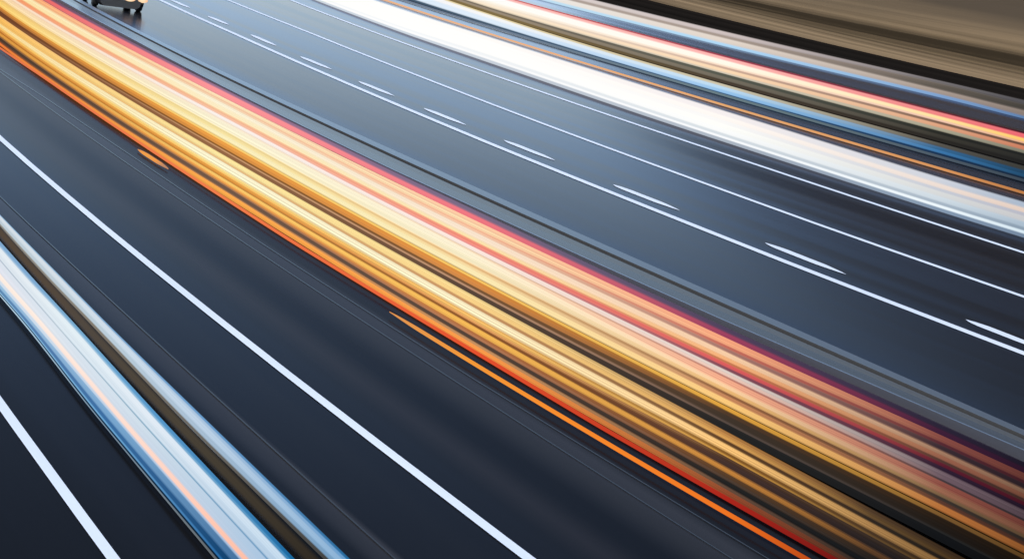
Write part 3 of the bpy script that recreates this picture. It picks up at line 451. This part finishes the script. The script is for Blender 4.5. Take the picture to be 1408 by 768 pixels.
lane_line('line1', 0.105, "white line nearest the lower left corner")
lane_line('line2', 0.125, "wide white line crossing the dark lower carriageway")
lane_line('line3', 0.21, "thick white line with short dashes beside it")
lane_line('line4', 0.17, "thin white line in the middle of the blue grey carriageway")
lane_line('line5', 0.185, "thin white line next to the broad white light trail")

strip("seam", T('seam_mid', -0.008), T('seam_mid', 0.008), M_seam, 0.008)
strip("seam", T('seam_mid2', -0.008), T('seam_mid2', 0.008), M_seam, 0.008)
strip("seam", T('left_strip_top', -0.02), T('left_strip_top', 0.0), M_seam, 0.008)

def dash_mesh(s0, s1, d0, d1, w):
    bm = bmesh.new()
    uv = bm.loops.layers.uv.new("UVMap")
    n = 14
    rows = []
    for i in range(n + 1):
        t = i / n
        s, d = s0 + (s1 - s0) * t, d0 + (d1 - d0) * t
        hw = 0.5 * w * min(1.0, (t / 0.30) ** 0.7 if t > 0 else 0.0, ((1 - t) / 0.2) ** 0.6 if t < 1 else 0.0) + 0.004
        rows.append([(bm.verts.new(P(s, d + e * hw, 0.008)), d + e * hw, s) for e in (-1, 1)])
    for i in range(n):
        q = (rows[i][0], rows[i][1], rows[i + 1][1], rows[i + 1][0])
        f = bm.faces.new([v[0] for v in q])
        for l, v in zip(f.loops, q): l[uv].uv = (v[1], v[2])
    bmesh.ops.recalc_face_normals(bm, faces=bm.faces)
    if bm.faces[0].normal.z < 0 if bm.faces.ensure_lookup_table() is None else False:
        bmesh.ops.reverse_faces(bm, faces=bm.faces)
    return bm

for (sa, da), (sb, db) in G['dashes']:
    obj("lane_dash", dash_mesh(min(sa, sb), max(sa, sb), (da if sa < sb else db), (db if sa < sb else da), 0.22), M_paint, road)

# ------------------------------------------------------------------ the low median between the carriageways
med = empty("median_kerb", P(40, 16.2))
tag(med, "low grey concrete median kerb between the rose edged light trail and the blue grey carriageway", "kerb")
inv = Matrix.Translation(-med.location)
def med_part(name, bm, mat):
    bm.transform(inv)
    return obj(name, bm, mat, med)
lo, hi = T('median_low'), T('median_top')
def cross(f): return lambda s: lo(s) + .03 + f * max(hi(s) - lo(s) - .03, .2)
def kerb_run(name, f0, f1, z, mat):
    a, b = cross(f0), cross(f1)
    med_part(name, bar(lambda s: [(a(s), 0), (a(s), z), (b(s) - .004, z), (b(s) - .004, 0)], 4, 150, 60), mat)
med_part("steel_edge", bar(lambda s: [(lo(s) - .01, 0), (lo(s) - .01, .125), (lo(s) + .026, .125), (lo(s) + .026, 0)], 4, 150, 60), M_rail)
kerb_run("concrete_strip", 0.0, 0.36, .11, M_kerb)
kerb_run("gravel_strip", 0.36, 0.62, .10, M_gravel)
kerb_run("drain_slot", 0.62, 0.72, .07, M_slot)
kerb_run("kerb_stone", 0.72, 1.0, .12, M_stone)

# ------------------------------------------------------------------ the bank beyond the road
def bank_z(d, s):
    t = max(0.0, d - 69.0)
    z = 1.3 * t * t / (t + 1.5)  # unseen upper height and steepness shaped to block sky reflected in the road
    return -0.005 + 60.0 * (1 - math.exp(-z / 60.0)) + 0.12 * math.sin(d * 1.9 + s * 0.03) * min(1, t)
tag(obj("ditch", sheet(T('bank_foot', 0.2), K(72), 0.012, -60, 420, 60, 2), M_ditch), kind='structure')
def bank_mat():
    mt = M_bank
    nt = mt.node_tree
    b = next(n for n in nt.nodes if n.type == 'BSDF_PRINCIPLED')
    src = b.inputs["Base Color"].links[0].from_socket
    sp = nd(nt, "ShaderNodeSeparateXYZ")
    nt.links.new(nd(nt, "ShaderNodeTexCoord").outputs["UV"], sp.inputs[0])
    wob = noise(nt, streak_coord(nt, 0.6, 0.01), 1.0, 3.0)
    ad = nd(nt, "ShaderNodeMath", operation='MULTIPLY_ADD')
    ad.inputs[1].default_value = 3.0
    nt.links.new(wob, ad.inputs[0])
    nt.links.new(sp.outputs[0], ad.inputs[2])
    mr = nd(nt, "ShaderNodeMapRange")
    mr.inputs["From Min"].default_value = 72.2
    mr.inputs["From Max"].default_value = 74.8
    nt.links.new(ad.outputs[0], mr.inputs["Value"])
    mx = nd(nt, "ShaderNodeMix", data_type='RGBA')
    mx.inputs[7].default_value = (0.085, 0.062, 0.040, 1)      # scrub and bare thicket on the upper slope, darkened to dim the road's reflection
    nt.links.new(mr.outputs[0], mx.inputs[0])
    nt.links.new(src, mx.inputs[6])
    nt.links.new(mx.outputs[2], b.inputs["Base Color"])
bank_mat()
tag(obj("bank", sheet(K(68.6), K(228.6), 0, -120, 700, 120, 100, zf=lambda d, s: bank_z(d, s)), M_bank), kind='structure')

# ------------------------------------------------------------------ light trails
EMIT = 1.03 * 2 ** -0.6           # lamp brightness at this exposure
def trail_mat(name, stations, s0, s1, own, below, above, width, seed, noisy, fade_lo=0.0, fade_hi=0.0):
    """what the lamps leave behind: light that changes along the trail (v) and blends into its neighbours across it (u)"""
    mt, nt, out = new_mat(name)
    uv = nd(nt, "ShaderNodeTexCoord")
    sp = nd(nt, "ShaderNodeSeparateXYZ")
    nt.links.new(uv.outputs["UV"], sp.inputs[0])
    def vv(s): return min(max((1 / s0 - 1 / s) / (1 / s0 - 1 / s1), 0.0), 1.0)
    order = sorted(range(len(stations)), key=lambda k: stations[k])
    def rmp(cols):
        r = ramp(nt, [(vv(stations[k]), cols[k]) for k in order])
        nt.links.new(sp.outputs[1], r.inputs[0])
        return r.outputs[0]
    def avg(a, b): return [[(x + y) / 2 for x, y in zip(p, q)] for p, q in zip(a, b)]
    ce, lo_, up_ = rmp(own), rmp(avg(own, below)), rmp(avg(own, above))
    def edge(base, col, f0, f1):
        mr = nd(nt, "ShaderNodeMapRange", interpolation_type='SMOOTHSTEP')
        mr.inputs["From Min"].default_value = f0
        mr.inputs["From Max"].default_value = f1
        nt.links.new(sp.outputs[0], mr.inputs["Value"])
        mx = nd(nt, "ShaderNodeMix", data_type='RGBA')
        nt.links.new(mr.outputs[0], mx.inputs[0])
        nt.links.new(base, mx.inputs[6])
        nt.links.new(col, mx.inputs[7])
        return mx.outputs[2]
    c = edge(edge(ce, lo_, 0.2, 0.0), up_, 0.8, 1.0)
    cb = nd(nt, "ShaderNodeCombineXYZ")
    mu = nd(nt, "ShaderNodeMath", operation='MULTIPLY_ADD')
    mu.inputs[1].default_value = max(width * 110.0, 5.0)
    mu.inputs[2].default_value = seed * 7.31
    nt.links.new(sp.outputs[0], mu.inputs[0])
    mv = nd(nt, "ShaderNodeMath", operation='MULTIPLY_ADD')
    mv.inputs[1].default_value = 1.3
    mv.inputs[2].default_value = seed * 3.7
    nt.links.new(sp.outputs[1], mv.inputs[0])
    nt.links.new(mu.outputs[0], cb.inputs[0])
    nt.links.new(mv.outputs[0], cb.inputs[1])
    n = noise(nt, cb.outputs[0], 1.0, 6.0, 0.75)
    mr = nd(nt, "ShaderNodeMapRange")
    mr.inputs["From Min"].default_value = 0.34
    mr.inputs["From Max"].default_value = 0.66
    mr.inputs["To Min"].default_value = (1.0 - noisy) * EMIT
    mr.inputs["To Max"].default_value = (1.0 + noisy * 0.7) * EMIT
    nt.links.new(n, mr.inputs["Value"])
    em = nd(nt, "ShaderNodeEmission")
    nt.links.new(c, em.inputs["Color"])
    nt.links.new(mr.outputs[0], em.inputs["Strength"])
    if fade_lo or fade_hi:          # the outermost light thins out at its rim
        al = None
        for w_, f0, f1 in ((fade_lo, 0.0, fade_lo), (fade_hi, 1.0, 1.0 - fade_hi)):
            if not w_: continue
            fm = nd(nt, "ShaderNodeMapRange", interpolation_type='SMOOTHSTEP')
            fm.inputs["From Min"].default_value = f0
            fm.inputs["From Max"].default_value = f1
            nt.links.new(sp.outputs[0], fm.inputs["Value"])
            if al is None: al = fm.outputs[0]
            else:
                mm = nd(nt, "ShaderNodeMath", operation='MULTIPLY')
                nt.links.new(al, mm.inputs[0]); nt.links.new(fm.outputs[0], mm.inputs[1])
                al = mm.outputs[0]
        tr = nd(nt, "ShaderNodeBsdfTransparent")
        ms = nd(nt, "ShaderNodeMixShader")
        nt.links.new(al, ms.inputs[0])
        nt.links.new(tr.outputs[0], ms.inputs[1])
        nt.links.new(em.outputs[0], ms.inputs[2])
        nt.links.new(ms.outputs[0], out.inputs[0])
    else:
        nt.links.new(em.outputs[0], out.inputs[0])
    return mt

def streak_mesh(b, i, origin, taper=False):
    B, Tt, (zb, zt) = b['B'], b['T'], b['z']
    s0, s1 = B[0][0], B[-1][0]
    bm = bmesh.new()
    uv = bm.loops.layers.uv.new("UVMap")
    n, rows = 110, []
    wsum = 0.0
    for k in range(n + 1):
        v = k / n
        s = 1.0 / (1 / s0 + (1 / s1 - 1 / s0) * v)          # even steps as the road recedes
        db, dt = interp(B, s), interp(Tt, s)
        ta = pchip(b['E'][i], s)
        tb = max(pchip(b['E'][i + 1], s), ta + 0.002)
        if b.get('taper'):
            f = min(1.0, v / b['taper'][0], (1 - v) / b['taper'][1]) if 0 < v < 1 else 0.0
            f = max(math.sqrt(max(f, 0)), 0.03)
            mid_ = (ta + tb) / 2
            ta, tb = mid_ + (ta - mid_) * f, mid_ + (tb - mid_) * f
        lo_ = Vector((db + (dt - db) * ta, zb + (zt - zb) * ta))
        hi_ = Vector((db + (dt - db) * tb, zb + (zt - zb) * tb))
        w = (hi_ - lo_).length
        wsum += w
        ax = (hi_ - lo_) / max(w, 1e-6)
        nr = Vector((-ax.y, ax.x))
        if nr.x > 0 or (abs(nr.x) < 1e-3 and nr.y < 0): nr = -nr
        bul = min(0.10 * w, 0.025)
        pts = []
        for u in (0.0, 0.25, 0.5, 0.75, 1.0):
            p = lo_ + ax * (w * u) + nr * (bul * (1 - (2 * u - 1) ** 2))
            pts.append((p, u))
        back = 0.012 if len(b['C']) == 1 else min(0.5 * w + 0.01, 0.05)
        for u in ((0.4, 0.4) if b.get('thin') else (0.85 if i < len(b['C']) - 1 else 0.45, 0.15 if i > 0 else 0.55)):
            pts.append((lo_ + ax * (w * u) - nr * back, 0.5))
        rows.append([(bm.verts.new(P(s, p.x, max(p.y, 0.012)) - origin), u, v) for p, u in pts])
    m_ = len(rows[0])
    for k in range(n):
        for j in range(m_):
            q = (rows[k][j], rows[k][(j + 1) % m_], rows[k + 1][(j + 1) % m_], rows[k + 1][j])
            f = bm.faces.new([x[0] for x in q])
            f.smooth = True
            f.material_index = 0
            for l, x in zip(f.loops, q): l[uv].uv = (x[1], x[2])
    for r in (rows[0], rows[-1]):
        bm.faces.new([x[0] for x in r])
    bmesh.ops.recalc_face_normals(bm, faces=bm.faces)
    return bm, wsum / (n + 1), s0, s1

SEED = [0]
def light_trail(key, label, noisy=0.10, group='light trails along the motorway lanes', part_labels=None, soft=0.85, fade=(0.5, 0.5)):
    b = BUNDLES[key]
    ns = len(b['C'])
    ms = sum(b['s']) / len(b['s'])
    origin = P(ms, interp(b['B'], ms), 0)
    single = ns == 1
    root = None
    if not single:
        root = empty("light_trail", origin)
        tag(root, label, "light trail", group)
    for i in range(ns):
        SEED[0] += 1
        bm, w, s0, s1 = streak_mesh(b, i, origin)
        own = b['C'][i]
        dim = [[x * soft for x in c] for c in own]
        lo_ = b['C'][i - 1] if i > 0 else (own if single else dim)
        up_ = b['C'][i + 1] if i < ns - 1 else (own if single else dim)
        mt = trail_mat("trail_light", b['SS'][i] if 'SS' in b else b['s'], s0, s1, own, lo_, up_, w, SEED[0], noisy, fade[0] if i == 0 and not (single and fade == (.5, .5)) else 0.0, fade[1] if i == ns - 1 and not (single and fade == (.5, .5)) else 0.0)
        if single:
            o = obj("light_trail", bm, mt)
            o.location = origin
            tag(o, label, "light trail", group)
        else:
            o = obj("light_streak", bm, mt, root)
            if part_labels and i in part_labels: o['label'] = part_labels[i]
    return root

BUNDLES['orangedash']['taper'] = (0.3, 0.25)
BUNDLES['orangeline']['taper'] = (0.02, 0.04)
light_trail('gold', "broad gold and amber light trail with brown gaps, lower half of the central band", 0.5)  # brown gap streaks: glow of lit asphalt put in as dim emission
light_trail('cream', "broad cream and peach light trail with orange lower edge, upper half of central band", 0.32, fade=(0, 0))  # lowest dim streaks fill the gap, asphalt glow put in as emission
light_trail('rose', "rose red light trail with a purple fringe along the top of the central band", 0.18, fade=(0, .6))
light_trail('redline', "thin red orange light trail running just under the gold band", 0.06)
light_trail('orangeline', "long thin orange light trail on the dark asphalt below the red orange one", 0.04)
light_trail('orangedash', "short orange dash of light, pointed at both ends, under the gold band", 0.04)
light_trail('blueleft', "wide pale blue light trail with a peach streak in the lower left", 0.10, fade=(0, 0))
light_trail('bluenarrow', "narrow pale blue light trail with a tan lower edge, right of the wide blue one", 0.16, fade=(0, 0.4))
light_trail('brownleft', "faint brown light trail in the dark gap between the two pale blue ones", 0.12, fade=(0.49, 0.48))
light_trail('white', "very broad white light trail with a bright lower rim across the upper right", 0.07, fade=(0.15, 0.5))
light_trail('amberline', "thin amber light trail just above the broad white one", 0.05)
light_trail('skyblue', "sky blue light trail with a khaki upper edge beyond the amber line", 0.12)
light_trail('greyline', "thin grey light trail along the lower edge of the sky blue one", 0.05)
light_trail('pinkcream', "cream light trail with a pink red top edge and olive foot, far carriageway", 0.12)
light_trail('beige', "farthest light trail, light blue and beige, at the foot of the brown bank", 0.10)

# ------------------------------------------------------------------ the dark car cut off by the top edge
def plain(name, col, rough=0.4, metal=0.0, coat=0.0):
    mt, nt, out = new_mat(name)
    b = nd(nt, "ShaderNodeBsdfPrincipled")
    tc = nd(nt, "ShaderNodeTexCoord")
    n = noise(nt, tc.outputs["Object"], 18.0, 3.0)
    rp = ramp(nt, [(0.3, [c * 0.85 for c in col]), (0.7, [min(1, c * 1.15) for c in col])])
    nt.links.new(n, rp.inputs[0])
    nt.links.new(rp.outputs[0], b.inputs["Base Color"])
    b.inputs["Roughness"].default_value = rough
    b.inputs["Metallic"].default_value = metal
    b.inputs["Coat Weight"].default_value = coat
    nt.links.new(b.outputs[0], out.inputs[0])
    return mt
M_body = plain("dark_car_paint", (0.012, 0.012, 0.014), 0.3, 0.0, 0.5)
M_glass = plain("car_glass", (0.02, 0.024, 0.03), 0.08)
M_tyre = plain("tyre_rubber", (0.015, 0.015, 0.015), 0.85)
M_rim = plain("wheel_metal", (0.22, 0.22, 0.23), 0.35, 0.8)
M_trim = plain("car_trim", (0.01, 0.01, 0.01), 0.6)
M_plate = plain("plate", (0.55, 0.55, 0.52), 0.5)
M_lamp, lnt, lout = new_mat("headlight_glow")
lem = nd(lnt, "ShaderNodeEmission")
lgeo = nd(lnt, "ShaderNodeTexCoord")
lgr = nd(lnt, "ShaderNodeTexGradient", gradient_type='SPHERICAL')
lmp = nd(lnt, "ShaderNodeMapping")
lmp.inputs["Scale"].default_value = (2.2, 2.2, 2.2)
lnt.links.new(lgeo.outputs["Object"], lmp.inputs["Vector"])
lnt.links.new(lmp.outputs["Vector"], lgr.inputs["Vector"])
lrp = ramp(lnt, [(0.0, (0.55, 0.22, 0.10)), (0.55, (0.85, 0.42, 0.22)), (0.9, (1.0, 0.80, 0.52))])
lnt.links.new(lgr.outputs[0], lrp.inputs[0])
lnt.links.new(lrp.outputs[0], lem.inputs["Color"])
lem.inputs["Strength"].default_value = 0.75
lnt.links.new(lem.outputs[0], lout.inputs[0])

CS, CD = 89.2, 17.65                       # the car's nose on the road
car = empty("car", P(CS, CD))
car.rotation_euler = (0, 0, -CS / R)       # local +Y runs away along the road: the nose faces the camera at -Y
tag(car, "dark car with lit lamps cut off by the top edge of the photo", "car")

def body_mesh():
    # (y, half width, list of (x fraction, z)) sections from nose to tail
    secs = [(0.00, .70, .10, .56, .62), (0.18, .84, .10, .66, .72), (0.9, .90, .16, .78, .88), (1.35, .91, .22, .84, .96),
            (2.0, .91, .22, .88, 1.36), (2.7, .91, .22, .90, 1.47), (3.4, .90, .22, .92, 1.42), (4.1, .88, .24, .90, 1.05), (4.42, .80, .32, .80, .92)]
    bm = bmesh.new()
    rows = []
    for y, hw, z0, zw, zr in secs:
        ring = []
        roof = hw * (0.78 if zr - zw > .3 else 0.90)
        half = [(hw * .80, z0), (hw * .97, z0 + .10), (hw, (z0 + zw) / 2), (hw * .97, zw), (roof, zr - .05), (roof * .8, zr)]
        ring = half + [(-x, z) for x, z in reversed(half)]
        rows.append([bm.verts.new((x, y, z)) for x, z in ring])
    n = len(rows[0])
    for a, b in zip(rows, rows[1:]):
        for j in range(n):
            bm.faces.new((a[j], a[(j + 1) % n], b[(j + 1) % n], b[j])).smooth = True
    bm.faces.new(rows[0]); bm.faces.new(rows[-1])
    bmesh.ops.recalc_face_normals(bm, faces=bm.faces)
    return bm
obj("body", body_mesh(), M_body, car)

def quad_prism(pts, thick):
    bm = bmesh.new()
    vs_ = [bm.verts.new(p) for p in pts]
    f = bm.faces.new(vs_)
    r = bmesh.ops.extrude_face_region(bm, geom=[f])
    bm.normal_update()
    nrm = f.normal.copy()
    for v in [g for g in r['geom'] if isinstance(g, bmesh.types.BMVert)]:
        v.co += nrm * thick
    bmesh.ops.recalc_face_normals(bm, faces=bm.faces)
    return bm
obj("windscreen", quad_prism([(-.74, 1.34, .98), (.74, 1.34, .98), (.62, 2.02, 1.36), (-.62, 2.02, 1.36)], .02), M_glass, car)
obj("grille", quad_prism([(-.42, -.012, .34), (.42, -.012, .34), (.46, -.012, .54), (-.46, -.012, .54)], .012), M_trim, car)
obj("number_plate", quad_prism([(-.26, -.028, .38), (.26, -.028, .38), (.26, -.028, .49), (-.26, -.028, .49)], .008), M_plate, car)

def lamp_mesh(rx, rz):
    bm = bmesh.new()
    bmesh.ops.create_uvsphere(bm, u_segments=20, v_segments=12, radius=1.0)
    for v in bm.verts:
        v.co = Vector((v.co.x * rx, v.co.y * .10, v.co.z * rz))
    for f in bm.faces: f.smooth = True
    return bm
for x in (-.74, -.30, .30, .74):
    o = obj("headlight", lamp_mesh(.20, .085), M_lamp, car)
    o.location = (x, 0.06 if abs(x) > .5 else 0.0, .43)

def wheel(x, y):
    bm = bmesh.new()
    bmesh.ops.create_cone(bm, cap_ends=True, segments=28, radius1=.32, radius2=.32, depth=.21)
    bmesh.ops.bevel(bm, geom=[e for e in bm.edges if len(e.link_faces) == 2 and e.calc_face_angle(0) > 1.0], offset=.03, segments=2, affect='EDGES')
    bm.transform(Matrix.Rotation(math.pi / 2, 4, 'Y'))
    w = obj("wheel", bm, M_tyre, car)
    w.location = (x, y, .32)
    rb = bmesh.new()
    bmesh.ops.create_cone(rb, cap_ends=True, segments=24, radius1=.19, radius2=.21, depth=.225)
    rb.transform(Matrix.Rotation(math.pi / 2, 4, 'Y'))
    obj("rim", rb, M_rim, w)
for x in (-.76, .76):
    for y in (.82, 3.45):
        wheel(x, y)
for x in (-1, 1):
    mb = bmesh.new()
    bmesh.ops.create_uvsphere(mb, u_segments=12, v_segments=8, radius=1.0)
    for v in mb.verts: v.co = Vector((v.co.x * .12 + x * 1.0, v.co.y * .06 + 1.5, v.co.z * .08 + 1.0))
    obj("mirror", mb, M_body, car)
